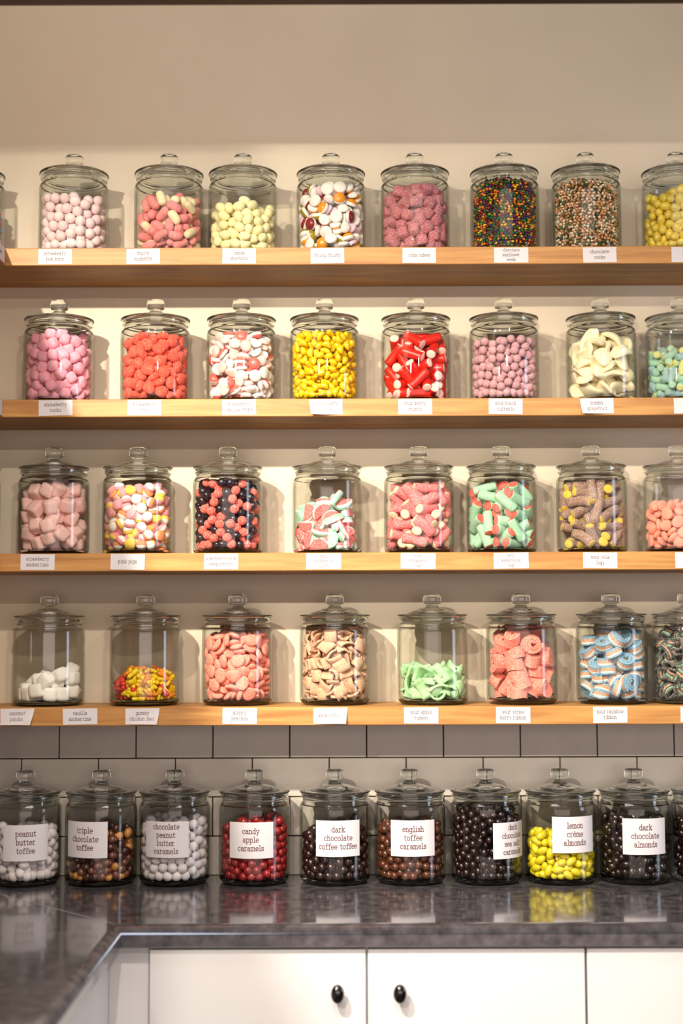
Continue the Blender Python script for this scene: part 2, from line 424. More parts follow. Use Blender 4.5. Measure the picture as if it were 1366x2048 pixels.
# shelf-edge tags
def card_pt(u, v, w, h, curl):
    """card surface point; curl bends one lower corner outwards"""
    y = 0.0
    if curl:
        sgn, amt = curl
        k = max(0.0, (u / w * sgn + .5) * .6 + (.5 - v / h) * .6 - .55)
        y = -amt * k * k * 4
        u = u - sgn * amt * k * .8
    return Vector((u, y, v))
def shelf_tag(loc, lines, label, w=.083, h=.0385, rot=0.0, curl=None, side=False, size=.0060, spacing=.0135):
    root = empty('shelf_tag', loc); root.rotation_euler = (0, rot, PI / 2 if side else 0)
    bm = bmesh.new(); nu, nv = 12, 6; g = {}
    for f in (0, 1):
        for i in range(nu + 1):
            for j in range(nv + 1):
                p = card_pt(-w / 2 + w * i / nu, -h / 2 + h * j / nv, w, h, curl)
                g[f, i, j] = bm.verts.new(p + Vector((0, -0.0008 + f * .0006, 0)))
        for i in range(nu):
            for j in range(nv): bm.faces.new((g[f, i, j], g[f, i + 1, j], g[f, i + 1, j + 1], g[f, i, j + 1]))
    rim = [(i, 0) for i in range(nu)] + [(nu, j) for j in range(nv)] + [(i, nv) for i in range(nu, 0, -1)] + [(0, j) for j in range(nv, 0, -1)]
    for k in range(len(rim)):
        a, b = rim[k], rim[(k + 1) % len(rim)]
        bm.faces.new((g[0, a[0], a[1]], g[1, a[0], a[1]], g[1, b[0], b[1]], g[0, b[0], b[1]]))
    link_mesh('card', to_mesh('card', bm, M_card), root)
    if lines:
        bm = bmesh.new()
        for q in lettering_bm(lines, size, spacing, w * .88):
            bm.faces.new([bm.verts.new(card_pt(p.x, p.y, w, h, curl) + Vector((0, -.0011, 0))) for p in q])
        me = bpy.data.meshes.new('lettering'); bm.to_mesh(me); bm.free(); me.materials.append(M_ink2)
        link_mesh('lettering', me, root)
    tag(root, label, 'label', 'price tags on the shelf edges')
TAGS = [
 [(112, 514, ['strawberry', 'bon bons']), (288, 513, ['fruity', 'moments']), (480, 511, ['lemon', 'sherbets']), (656.5, 510, ['fruity fruity']),
  (840, 509, ['cola cubes']), (1024, 507, ['chocolate', 'sunflower', 'seeds']), (1201, 507, ['chocolate', 'rocks']), (1378, 507, ['lemon'])],
 [(112, 817, ['strawberry', 'rocks']), (290, 816, ['strawberry', 'fizz']), (479, 815, ['strawberry', 'vanilla drops']), (652, 813, ['honey curry', 'cashews']),
  (831, 811, ['sour berry', 'crunch']), (1012, 811, ['sour black', 'currants']), (1194, 811, ['gummy', 'grapefruit']), (1382, 811, ['sour'])],
 [(75, 1125, ['strawberry', 'sockertime']), (255, 1124, ['pink pigs']), (442, 1123, ['blackberries &', 'raspberries']), (647, 1122, ['sour', 'watermelon', 'slices']),
  (836, 1121, ['sour', 'strawberry', 'logs']), (1022, 1120, ['sour', 'watermelon', 'logs']), (1200, 1119, ['sour cola', 'logs']), (1384, 1118, ['sour'])],
 [(34, 1434, ['coconut', 'pandas']), (159, 1433, ['vanilla', 'sockertime']), (284, 1434, ['gummy', 'chicken feet']), (478, 1434, ['gummy', 'peaches']),
  (660, 1434, ['kola ribbon']), (841, 1433, ['sour apple', 'ribbon']), (1025, 1432, ['sour straw', 'berry ribbon']), (1219, 1428, ['sour rainbow', 'ribbon']), (1394, 1428, ['sour'])],
]
CURLS = {(1, 3): (-1, .010), (1, 6): (-1, .008), (3, 0): (1, .014), (3, 2): (1, .010), (3, 4): (1, .010)}
SHELFN = ['top', 'second', 'third', 'lowest']
for r_, row in enumerate(TAGS):
    for k, (px, py, lines) in enumerate(row):
        zc = SH_Z[r_] - SH_T / 2 + (.001 if r_ else .0)
        edge = k == len(row) - 1
        shelf_tag((x_at(px, zc, -SH_D), -SH_D - .0002, zc), lines,
                  ('small white paper tag cut by the picture edge on the %s shelf' % SHELFN[r_]) if edge else
                  'small white shelf tag typed %s on the %s shelf' % (' '.join(lines).replace('&', 'and'), SHELFN[r_]),
                  rot=R(random.uniform(-1.1, 1.1)), curl=CURLS.get((r_, k)), w=.083 if len(lines) < 3 else .085,
                  size=.0060 if len(lines) < 3 else .0052, spacing=.0140 if len(lines) < 3 else .0122)
for r_ in range(3):
    zc = SH_Z[r_] - SH_T / 2
    shelf_tag((LS + .0002, -SH_D - .05, zc), ['sour'], 'white tag on the side shelf face seen at a slant, %s shelf' % SHELFN[r_], side=True)

# ------------------------------------------------------------------ jar
JR, JI, JF = 0.0885, 0.0848, 0.0105               # outer and inner radius, inner floor height
def jar_meshes():
    bm = bmesh.new()
    outer = [(0, .002), (.060, .0), (.074, .0), (.083, .004), (.0878, .012), (JR, .026), (JR, .176), (.0876, .187), (.083, .194), (.0805, .198), (.0805, .203), (.0845, .206), (.0850, .212), (.0835, .2165), (.0805, .217)]
    inner = [(.0775, .214), (.0765, .200), (.0800, .191), (.0838, .184), (JI, .174), (JI, .022), (.082, .0145), (.074, .0108), (.05, JF), (0, JF)]
    pr = [outer[0]] + smooth_prof(outer[1:])[0:] + smooth_prof(inner[:-1]) + [inner[-1]]
    lathe(bm, pr, 64)
    for f in bm.faces:                                 # heavy moulded neck ring and base
        z = f.calc_center_median().z
        if z > .1895 or z < .0112: f.material_index = 1
    body = to_mesh('body', bm, [M_glass, M_lid], True)
    bm = bmesh.new()   # lid: plug, flange and dome
    pr = [(0, .2160), (.040, .2145), (.064, .2110), (.0735, .2080), (.0755, .2085), (.0758, .2178), (.0800, .2182), (.0868, .2182), (.0885, .2198), (.0880, .2222),
          (.0820, .2228), (.071, .2236), (.060, .2268), (.045, .2325), (.030, .2366), (.020, .2390), (.0155, .2420), (.0145, .2480)]
    lathe(bm, [pr[0]] + smooth_prof(pr[1:]) + [(0, .2480)], 56)
    lid = to_mesh('lid', bm, M_lid, True)
    bm = bmesh.new()
    pr = [(.0135, .2482), (.0175, .2486), (.0220, .2505), (.0232, .2560), (.0232, .2650), (.0215, .2715), (.0150, .2745), (.006, .2750)]
    lathe(bm, [(0, .2482)] + smooth_prof(pr) + [(0, .2750)], 32)
    knob = to_mesh('knob', bm, M_lid, True)
    return body, lid, knob
JB, JL, JK = jar_meshes()
JW = .0006
def jar_label(parent, lines, ang, py):
    """printed paper wrapped round the jar; ang = degrees to the side of the front"""
    w, h = .1135, .0865
    z0 = py - h / 2
    rr = JR + JW
    P = lambda u, v, r: Vector((r * math.sin(R(ang) + u / JR), -r * math.cos(R(ang) + u / JR), z0 + h / 2 + v))
    bm = bmesh.new(); n = 20
    a = [[bm.verts.new(P(-w / 2 + w * i / n, s * h / 2, r)) for i in range(n + 1)] for r in (rr, rr - .0004) for s in (-1, 1)]
    for i in range(n):
        bm.faces.new((a[0][i], a[0][i + 1], a[1][i + 1], a[1][i])); bm.faces.new((a[2][i], a[2][i + 1], a[3][i + 1], a[3][i]))
        bm.faces.new((a[0][i], a[0][i + 1], a[2][i + 1], a[2][i])); bm.faces.new((a[1][i], a[1][i + 1], a[3][i + 1], a[3][i]))
    for i in (0, n): bm.faces.new((a[0][i], a[1][i], a[3][i], a[2][i]))
    c = link_mesh('paper_label', to_mesh('paper_label', bm, M_card), parent)
    sp = .0205 if len(lines) < 4 else .0195
    s = .0088 if len(lines) < 4 else .0084
    bm = bmesh.new()
    for q in lettering_bm(lines, s, sp, w * .90, weight=.19):
        bm.faces.new([bm.verts.new(P(p.x, p.y, rr + .0003)) for p in q])
    me = bpy.data.meshes.new('lettering'); bm.to_mesh(me); bm.free(); me.materials.append(M_ink)
    link_mesh('lettering', me, c)
    return c

# ------------------------------------------------------------------ candy shapes; each returns (meshes, sphere offsets, radii) with +z the long axis
def blob_bm(sx, sy, sz, noise=0.0, seed=0, sub=2, power=2.0):
    bm = bmesh.new(); bmesh.ops.create_icosphere(bm, subdivisions=sub, radius=1.0)
    rnd = random.Random(seed); ph = [(rnd.uniform(0, 6), rnd.uniform(1.5, 3.2), Vector((rnd.uniform(-1, 1), rnd.uniform(-1, 1), rnd.uniform(-1, 1)))) for _ in range(5)]
    for v in bm.verts:
        c = v.co.copy()
        if power != 2.0:
            m = (abs(c.x) ** power + abs(c.y) ** power + abs(c.z) ** power) ** (1 / power); c = c / m
        k = 1 + noise * sum(math.sin(p + f * c.dot(d) * 2) for p, f, d in ph) / 3
        v.co = Vector((c.x * sx * k, c.y * sy * k, c.z * sz * k))
    return bm

def sweep(bm, path, sect, mats=None, cap_mat=None, smooth=True):
    """sweeps a closed section [(a,b)] along path [(pos, axis_a, axis_b, scale)]"""
    rings = [[bm.verts.new(p + a * u * s + b * v * s) for (u, v) in sect] for (p, a, b, s) in path]
    n = len(sect)
    for k, (r0, r1) in enumerate(zip(rings, rings[1:])):
        for i in range(n):
            f = bm.faces.new((r0[i], r0[(i + 1) % n], r1[(i + 1) % n], r1[i])); f.smooth = smooth
            f.material_index = mats(i, k) if mats else 0
    for rg in (rings[0], rings[-1]):
        f = bm.faces.new(rg); f.material_index = cap_mat if cap_mat is not None else (mats(0, 0) if mats else 0); f.smooth = False

def circ(r, n=12): return [(r * math.cos(2 * PI * i / n), r * math.sin(2 * PI * i / n)) for i in range(n)]

def shape_ball(m, d, noise=.02, sub=2, var=3):
    r = d / 2
    return [to_mesh('candy', blob_bm(r, r, r, noise, s, sub), m, True) for s in range(var)], [(0, 0, 0)], [r * .99]
def shape_oval(m, l, d, noise=.03, power=2.0, var=3):
    k = (l - d) / 2
    return ([to_mesh('candy', blob_bm(d / 2, d / 2, l / 2, noise, s, 2, power), m, True) for s in range(var)],
            [(0, 0, -k), (0, 0, 0), (0, 0, k)], [d * .42, d * .5, d * .42])
def shape_cube(m, a, power=5.5, noise=.02, var=3, asp=1.0):
    o = a * .24; q = a * .26
    return ([to_mesh('candy', blob_bm(a / 2, a / 2, a / 2 * asp, noise, s + 5, 3, power), m, True) for s in range(var)],
            [(x * o, y * o, z * o * asp) for x in (-1, 1) for y in (-1, 1) for z in (-1, 1)], [q] * 8)
def shape_disc(m, d, t, noise=.03, var=3, power=3.0):
    r = d / 2; o = r - t / 2
    offs = [(0, 0, 0)] + [(o * math.cos(k * PI / 3), o * math.sin(k * PI / 3), 0) for k in range(6)]
    ms = []
    for s in range(var):
        bm = blob_bm(1, 1, 1, 0, s, 3)
        rnd = random.Random(s); bend = rnd.uniform(-.25, .25); sq = rnd.uniform(.9, 1.1); ph = rnd.uniform(0, 6)
        for v in bm.verts:
            c = v.co; rr = math.hypot(c.x, c.y); zz = math.copysign(abs(c.z) ** .75, c.z)
            w = 1 + noise * math.sin(3 * math.atan2(c.y, c.x) + ph)
            v.co = Vector((c.x * r * w * sq, c.y * r * w / sq, zz * t / 2 + bend * c.x * c.x * t))
        ms.append(to_mesh('candy', bm, m, True))
    return ms, offs, [t / 2] * 7
def shape_rod(m, l, d, mend, var=4, bend=.25, flat=1.0, n=12):
    """filled tube: sugared coat, another colour at the two cut ends"""
    ms = []
    for s in range(var):
        rnd = random.Random(s + 3); bd = rnd.uniform(-bend, bend)
        bm = bmesh.new(); K = 10; path = []
        for k in range(K + 1):
            u = -1 + 2 * k / K; z = u * l / 2
            path.append((Vector((bd * l * .5 * (u * u - .3), 0, z)), Vector((1, 0, -bd * u)).normalized(), Vector((0, 1, 0)), 1.0 if 0 < k < K else .96))
        sec = [(a, b * flat) for a, b in circ(d / 2, n)]
        sweep(bm, path, sec, lambda i, k: 0, cap_mat=1)
        # inner filling bulges slightly from both ends
        for e in (0, K):
            p, a, b, _ = path[e]; sg = -1 if e == 0 else 1
            ax = a.cross(b).normalized(); 
            if ax.z * sg < 0: ax = -ax
            ctr = bm.verts.new(p + ax * d * .14)
            ring = [bm.verts.new(p + ax * d * .03 + a * u * .80 + b * v * .80) for u, v in sec]
            for i in range(n):
                f = bm.faces.new((ring[i], ring[(i + 1) % n], ctr)); f.material_index = 1; f.smooth = True
        ms.append(to_mesh('candy', bm, [m, mend]))
        for f in ms[-1].polygons: f.use_smooth = True
    nb = max(3, int(l / d * 1.7)); o = (l - d) / 2
    return ms, [(0, 0, -o + 2 * o * k / (nb - 1)) for k in range(nb)], [d / 2 * (1 + flat) / 2 * .97] * nb
def shape_capsule(m, l, d, var=3, bend=.15):
    ms = []
    for s in range(var):
        rnd = random.Random(s + 13); bd = rnd.uniform(-bend, bend)
        bm = bmesh.new(); path = []; K = 12
        for k in range(K + 1):
            a = PI * k / K; z = -math.cos(a); 
            zz = math.copysign(abs(z) ** .8, z) * l / 2
            q = min(1, max(.12, (1 - abs(z) ** 3.4) ** .5))
            path.append((Vector((bd * l * ((zz / l * 2) ** 2), 0, zz)), Vector((1, 0, 0)), Vector((0, 1, 0)), q))
        sweep(bm, path, circ(d / 2, 12))
        me = to_mesh('candy', bm, m, True); ms.append(me)
    o = (l - d) / 2
    return ms, [(0, 0, -o), (0, 0, 0), (0, 0, o)], [d / 2 * .97] * 3
def shape_bean(m, l, d, var=3):
    ms = []
    for s in range(var):
        bm = blob_bm(d / 2, d / 2 * .9, l / 2, .03, s, 2)
        for v in bm.verts:
            u = v.co.z / (l / 2); v.co.x += d * .42 * (u * u - .35); 
        ms.append(to_mesh('candy', bm, m, True))
    o = (l - d) / 2
    return ms, [(.08 * d, 0, -o), (-.1 * d, 0, 0), (.08 * d, 0, o)], [d * .42, d * .46, d * .42]
def shape_dome(mtop, mbase, d, t, var=2):
    """jelly dome on a foam disc"""
    ms = []
    for s in range(var):
        bm = bmesh.new(); r = d / 2
        lathe(bm, [(0, -t / 2), (r * .86, -t / 2), (r * .98, -t * .35), (r, -t * .15), (r * .97, t * .02)], 18, mat=1)
        lathe(bm, [(r * .97, t * .02), (r * .90, t * .22), (r * .68, t * .44), (r * .35, t * .56), (0, t * .6)], 18, mat=0)
        ms.append(to_mesh('candy', bm, [mtop, mbase], True))
    o = r - t / 2
    return ms, [(0, 0, 0)] + [(o * math.cos(k * PI / 3), o * math.sin(k * PI / 3), 0) for k in range(6)], [t / 2] * 7
def shape_wedge(mred, mwhite, mgreen, size, t, var=2):
    """half round melon slice: red face, white edge line, green back"""
    ms = []
    r = size / 2
    for s in range(var):
        bm = bmesh.new(); n = 14
        out = [(math.cos(PI * k / n), math.sin(PI * k / n)) for k in range(n + 1)]
        out = [(x * (1 if abs(y) > .02 else .96), y) for x, y in out]
        lv = [(-.5, .86, 2), (-.42, .97, 2), (-.05, 1.0, 2), (.12, 1.0, 1), (.38, .97, 1), (.46, .90, 0), (.5, .80, 0)]
        rings = [[bm.verts.new((x * r * q, y * r * q - r * .4 + (1 - q) * r * .4, h * t + .0012 * s * x * x)) for x, y in out] for h, q, _ in lv]
        for (ra, rb, l) in zip(rings, rings[1:], lv[1:]):
            for i in range(n + 1):
                f = bm.faces.new((ra[i], ra[(i + 1) % (n + 1)], rb[(i + 1) % (n + 1)], rb[i])); f.material_index = l[2]; f.smooth = True
        f = bm.faces.new(rings[0]); f.material_index = 2
        f = bm.faces.new(rings[-1]); f.material_index = 0
        ms.append(to_mesh('candy', bm, [mred, mwhite, mgreen]))
    offs = [(-r * .62, -r * .12, 0), (0, -r * .12, 0), (r * .62, -r * .12, 0), (-r * .35, r * .25, 0), (r * .35, r * .25, 0)]
    return ms, offs, [t * .5] * 5
def shape_strip(m, l, w, t, var=4, curl=1.0, stripes=None):
    """bent ribbon; stripes = list of material numbers across the width"""
    ms = []
    for s in range(var):
        rnd = random.Random(s * 7 + 1); c = curl * rnd.uniform(.6, 1.5) * rnd.choice((-1, 1)); tw = rnd.uniform(-.7, .7)
        bm = bmesh.new(); K = 9; path = []; p = Vector((0, 0, 0)); ang = -c / 2 * 1.6; pts = []
        for k in range(K + 1):
            pts.append((p.copy(), ang)); p = p + Vector((math.sin(ang), 0, math.cos(ang))) * (l / K); ang += c * 1.6 / K
        mid = sum((q for q, _ in pts), Vector()) / len(pts)
        for k, (q, a) in enumerate(pts):
            nrm = Vector((math.cos(a), 0, -math.sin(a))); ty = Vector((0, 1, 0)); ta = tw * (k / K - .5)
            d = Vector((math.sin(a), 0, math.cos(a)))
            rot = Matrix.Rotation(ta, 3, d)
            path.append((q - mid, rot @ nrm, rot @ ty, 1.0))
        ns = len(stripes) if stripes else 3
        top = [(t / 2, -w / 2 + w * i / ns) for i in range(ns + 1)]; bot = [(-t / 2, w / 2 - w * i / ns) for i in range(ns + 1)]
        sec = top + bot
        def mf(i, k):
            if not stripes: return 0
            if i < ns: return stripes[i]
            if i > ns and i < 2 * ns + 1: return stripes[2 * ns - i]
            return stripes[-1] if i == ns else stripes[0]
        sweep(bm, path, sec, mf, cap_mat=stripes[0] if stripes else 0, smooth=True)
        me = to_mesh('candy', bm, m); ms.append(me)
    offs = [(0, y * (w / 2 - t), z * (l / 2 - t) * .8) for z in (-1, 0, 1) for y in (-1, 0, 1)]
    return ms, offs, [max(t * 1.5, w * .15)] * 9
def shape_coil(m, d, h, turns=2.3, t=.005, stripes=None, var=3):
    """flat ribbon rolled up on itself"""
    ms = []
    for s in range(var):
        bm = bmesh.new(); K = int(turns * 16); path = []; r1 = d / 2 - t / 2; r0 = r1 - turns * t * 1.12
        for k in range(K + 1):
            a = 2 * PI * turns * k / K + s; r = max(.0015, r0 + (r1 - r0) * k / K)
            p = Vector((r * math.cos(a), r * math.sin(a), .0))
            path.append((p, Vector((math.cos(a), math.sin(a), 0)), Vector((0, 0, 1)), 1.0))
        ns = len(stripes) if stripes else 2
        sec = [(t / 2, -h / 2 + h * i / ns) for i in range(ns + 1)] + [(-t / 2, h / 2 - h * i / ns) for i in range(ns + 1)]
        def mf(i, k):
            if not stripes: return 0
            if i < ns: return stripes[i]
            if i == ns: return stripes[-1]
            if i < 2 * ns + 1: return stripes[2 * ns - i]
            return stripes[0]
        sweep(bm, path, sec, mf, cap_mat=stripes[0] if stripes else 0, smooth=False)
        me = to_mesh('candy', bm, m)
        for v in me.vertices: v.co.z += .12 * h * math.sin(v.co.x / d * 5 + s)
        if s == 1:
            for v in me.vertices: v.co.y *= .85
        ms.append(me)
    q = min(h * .48, d * .25); o = d / 2 - q
    return ms, [(0, 0, 0)] + [(o * math.cos(k * PI / 3), o * math.sin(k * PI / 3), 0) for k in range(6)], [q] * 7
def shape_foot(m, size, var=3):
    """little gummy foot: heel with three splayed toes"""
    ms = []
    for s in range(var):
        bm = bmesh.new()
        def limb(a, l, r0, r1):
            d = Vector((math.cos(a), math.sin(a), 0)); sd = Vector((-d.y, d.x, 0)); K = 6
            path = [(d * l * (k / K), sd, Vector((0, 0, 1)), (r0 + (r1 - r0) * k / K) * (1.0 if k < K else .55)) for k in range(K + 1)]
            sweep(bm, path, circ(1, 8))
        for a in (R(55), R(90), R(125)): limb(a, size * .55, size * .15, size * .14)
        limb(R(-90), size * .45, size * .2, size * .15)
        for v in bm.verts: v.co.y *= 1.0
        ms.append(to_mesh('candy', bm, m, True))
    return ms, [(0, -size * .28, 0), (0, 0, 0), (-size * .25, size * .36, 0), (0, size * .4, 0), (size * .25, size * .36, 0)], [size * .17] * 5
def shape_chunk(m, a, t, var=4):
    """thick curled gummy wedge"""
    ms = []
    for s in range(var):
        rnd = random.Random(s + 40); bm = blob_bm(1, 1, 1, .04, s, 3, 3.2); c = rnd.uniform(.25, .55)
        for v in bm.verts:
            x, y, z = v.co; x *= (1 - .45 * (z + 1) / 2)
            v.co = Vector((x * a * .42, y * t / 2 + c * a * .5 * (z * z - .4), z * a / 2))
        ms.append(to_mesh('candy', bm, m, True))
    return ms, [(x * a * .2, 0, z * a * .32) for x in (-1, 1) for z in (-1, 0, 1)], [t * .55] * 6

# ------------------------------------------------------------------ settling a pile of pieces in a jar (position-based, shape matched)
def settle(n, offs, rad, rin, z0, ztop, rng, slant=(0, 0), iters=170, fillh=.1, upright=None):
    offs = np.array(offs, float); offs = offs - offs.mean(0); rad = np.array(rad, float); k = len(rad)
    br = (np.linalg.norm(offs, axis=1) + rad).max()
    rr = (rin - br) * np.sqrt(rng.random(n)); th = rng.random(n) * 2 * np.pi
    X = np.stack([rr * np.cos(th), rr * np.sin(th), z0 + br + rng.random(n) * max(fillh - 2 * br, .004)], 1)
    ph = rng.random(4) * 6
    q = rng.normal(size=(n, 4))
    if upright: q[:, 0] = 1; q[:, 1:3] *= upright; q[:, 3] *= .8
    q /= np.linalg.norm(q, axis=1)[:, None]
    w, x, y, z = q.T
    Q = np.stack([np.stack([1 - 2 * (y * y + z * z), 2 * (x * y - w * z), 2 * (x * z + w * y)], 1),
                  np.stack([2 * (x * y + w * z), 1 - 2 * (x * x + z * z), 2 * (y * z - w * x)], 1),
                  np.stack([2 * (x * z - w * y), 2 * (y * z + w * x), 1 - 2 * (x * x + y * y)], 1)], 1)
    iu, ju = np.triu_indices(n, 1); pi = pj = None
    R2 = np.broadcast_to(rad, (n, k)).reshape(-1)
    reg = (offs ** 2).sum() * .02 + 1e-9
    for it in range(iters):
        X[:, 2] -= 0 if it < iters * .5 else (.00025 if it < iters * .85 else .00008)
        P = (X[:, None, :] + np.einsum('nij,kj->nki', Q, offs)).reshape(-1, 3)
        if it % 6 == 0:
            dd = X[iu] - X[ju]; m = (dd * dd).sum(1) < (2 * br + .012) ** 2
            a, b = iu[m], ju[m]
            A_, B_ = np.meshgrid(np.arange(k), np.arange(k), indexing='ij'); A_, B_ = A_.ravel(), B_.ravel()
            pi = (a[:, None] * k + A_).ravel(); pj = (b[:, None] * k + B_).ravel()
            d0 = P[pi] - P[pj]; kk = (d0 * d0).sum(1) < (R2[pi] + R2[pj] + .010) ** 2
            pi, pj = pi[kk], pj[kk]
        D = P[pi] - P[pj]; L = np.sqrt((D * D).sum(1)) + 1e-9; S = R2[pi] + R2[pj]; ov = S - L
        m = ov > 0
        ci, cj, C = pi[m], pj[m], (D[m] / L[m, None]) * (ov[m, None] * .5)
        M = P.shape[0]
        acc = np.stack([np.bincount(ci, C[:, c], M) - np.bincount(cj, C[:, c], M) for c in range(3)], 1)
        cnt = np.bincount(ci, minlength=M) + np.bincount(cj, minlength=M)
        P += acc / np.maximum(1, cnt)[:, None] * 1.6
        rp = np.hypot(P[:, 0], P[:, 1]); mx = rin - R2; f = np.where(rp > mx, mx / np.maximum(rp, 1e-9), 1)
        P[:, 0] *= f; P[:, 1] *= f
        cap = z0 + fillh + P[:, 0] * slant[0] + P[:, 1] * slant[1] + .0055 * (np.sin(P[:, 0] * 70 + ph[0]) + np.sin(P[:, 1] * 60 + ph[1]) + np.sin((P[:, 0] + P[:, 1]) * 110 + ph[2]))
        cap = np.minimum(cap, ztop)
        P[:, 2] = np.clip(P[:, 2], z0 + R2, np.maximum(cap - R2, z0 + R2))
        P = P.reshape(n, k, 3); X = P.mean(1)
        if k > 1:
            A3 = np.einsum('nki,kj->nij', P - X[:, None, :], offs) + reg * Q
            U, _, Vt = np.linalg.svd(A3); dt = np.linalg.det(U @ Vt); U[:, :, 2] *= dt[:, None]; Q = U @ Vt
    return X, Q

_co = {}
def fill_jar(jx, jy, jz, name, cat, place, kinds, fill, vol, phi=.58, slant=(0, 0), seed=1, rin=None, topcap=.196, keep=2.3, pick=None, upright=None):
    """kinds: list of (shape, weight, look); place: what the label says about the jar"""
    rin = rin or JI - .0016
    rng = np.random.default_rng(seed)
    offs, rad = kinds[0][0][1], kinds[0][0][2]
    fill = min(fill * 1.10 + .006, .194)
    n = max(4, int(phi * PI * rin ** 2 * fill / vol))
    X, Q = settle(n, offs, rad, rin, JF + .0008, topcap, rng, slant, fillh=fill, iters=170 if n < 260 else 130, upright=upright)
    d = (6 * vol / PI) ** (1 / 3)
    rp = np.hypot(X[:, 0], X[:, 1])
    top = np.array([not np.any((np.hypot(X[:, 0] - X[i, 0], X[:, 1] - X[i, 1]) < d * .9) & (X[:, 2] > X[i, 2] + d * 1.6)) for i in range(n)])
    ok = (((rin - rp) < d * keep * .85) & (X[:, 1] < rin * .45)) | top
    ws = np.array([k[1] for k in kinds], float); ws /= ws.sum()
    made = 0
    for i in range(n):
        if not ok[i]: continue
        ki = int(rng.choice(len(kinds), p=ws)) if pick is None else pick(X[i], rng)
        (ms, of_, _r), _w, look = kinds[ki]
        o = bpy.data.objects.new(name, ms[int(rng.integers(len(ms)))]); COL.objects.link(o)
        off = np.array(of_, float).mean(0)
        Mx = Matrix([list(Q[i][0]), list(Q[i][1]), list(Q[i][2])])
        if len(of_) == 1: Mx = Euler((rng.random() * 6, rng.random() * 6, rng.random() * 6)).to_matrix()
        loc = Vector(X[i]) - Mx @ Vector(off)
        me = o.data; co = _co.get(me.name)
        if co is None:
            co = np.empty(len(me.vertices) * 3); me.vertices.foreach_get('co', co); co = co.reshape(-1, 3); _co[me.name] = co
        W = co @ np.array(Mx).T + np.array(loc)
        lift = max(0.0, JF + .0008 - W[:, 2].min()) - max(0.0, W[:, 2].max() - .2065); loc.z += lift; W[:, 2] += lift
        for _ in range(3):
            lim = np.where(W[:, 2] > .168, .0752, JI - .0009 - np.maximum(0, .024 - W[:, 2]) * .95); rw = np.hypot(W[:, 0], W[:, 1]); q = int(np.argmax(rw - lim)); ex = rw[q] - lim[q]
            if ex <= 0: break
            mv = np.array([-W[q, 0] / rw[q] * ex, -W[q, 1] / rw[q] * ex, 0]) * 1.02; W += mv; loc += Vector(mv)
        o.matrix_world = Matrix.Translation(Vector((jx, jy, jz)) + loc) @ Mx.to_4x4()
        o['label'] = look + ' ' + place; o['category'] = cat; o['group'] = look + ' ' + place
        made += 1
    print('FILL', name, n, made, 'fill', fill, 'mean', round(float(X[:, 2].mean() - JF) * 2, 3), 'top', round(float(X[:, 2].max()), 3))

def jar(px, row, label, py_lab=None, lines=None, ang=0, rz=None, cx=None, cyy=None):
    if row < 4:
        z = SH_Z[row] + .0004; y = -0.112
        zz = z + .15
    else:
        z = 0.0004; y = -0.0995; zz = .12
    x = x_at(px, zz, y) if cx is None else cx
    if cyy is not None: y = cyy
    root = empty('candy_jar', (x, y, z), random.uniform(0, 6) if lines is None else 0)
    link_mesh('body', JB, root); lid = link_mesh('lid', JL, root); link_mesh('knob', JK, lid)
    tag(root, label, 'jar', 'glass candy jars on the ' + (SHELFN[row] + ' shelf' if row < 4 else 'worktop'))
    if lines:
        jar_label(root, lines, ang, py_lab)
    return x, y, z

sphere_v = lambda d: PI / 6 * d ** 3
# ================================================================== the jars, row by row
C = {}
def cm(key, rgb, style='sugar', var=.1):
    if key not in C: C[key] = candy_mat(key, rgb, style, var)
    return C[key]
def J(px, row, jl, name, cat, place, kinds, fill, vol, **kw):
    jk = {k: kw.pop(k) for k in ('py_lab', 'lines', 'ang', 'cx', 'cyy') if k in kw}
    x, y, z = jar(px, row, jl, **jk)
    fill_jar(x, y, z, name, cat, place, kinds, fill, vol, seed=int(px) + row * 1000 + 5000, **kw)

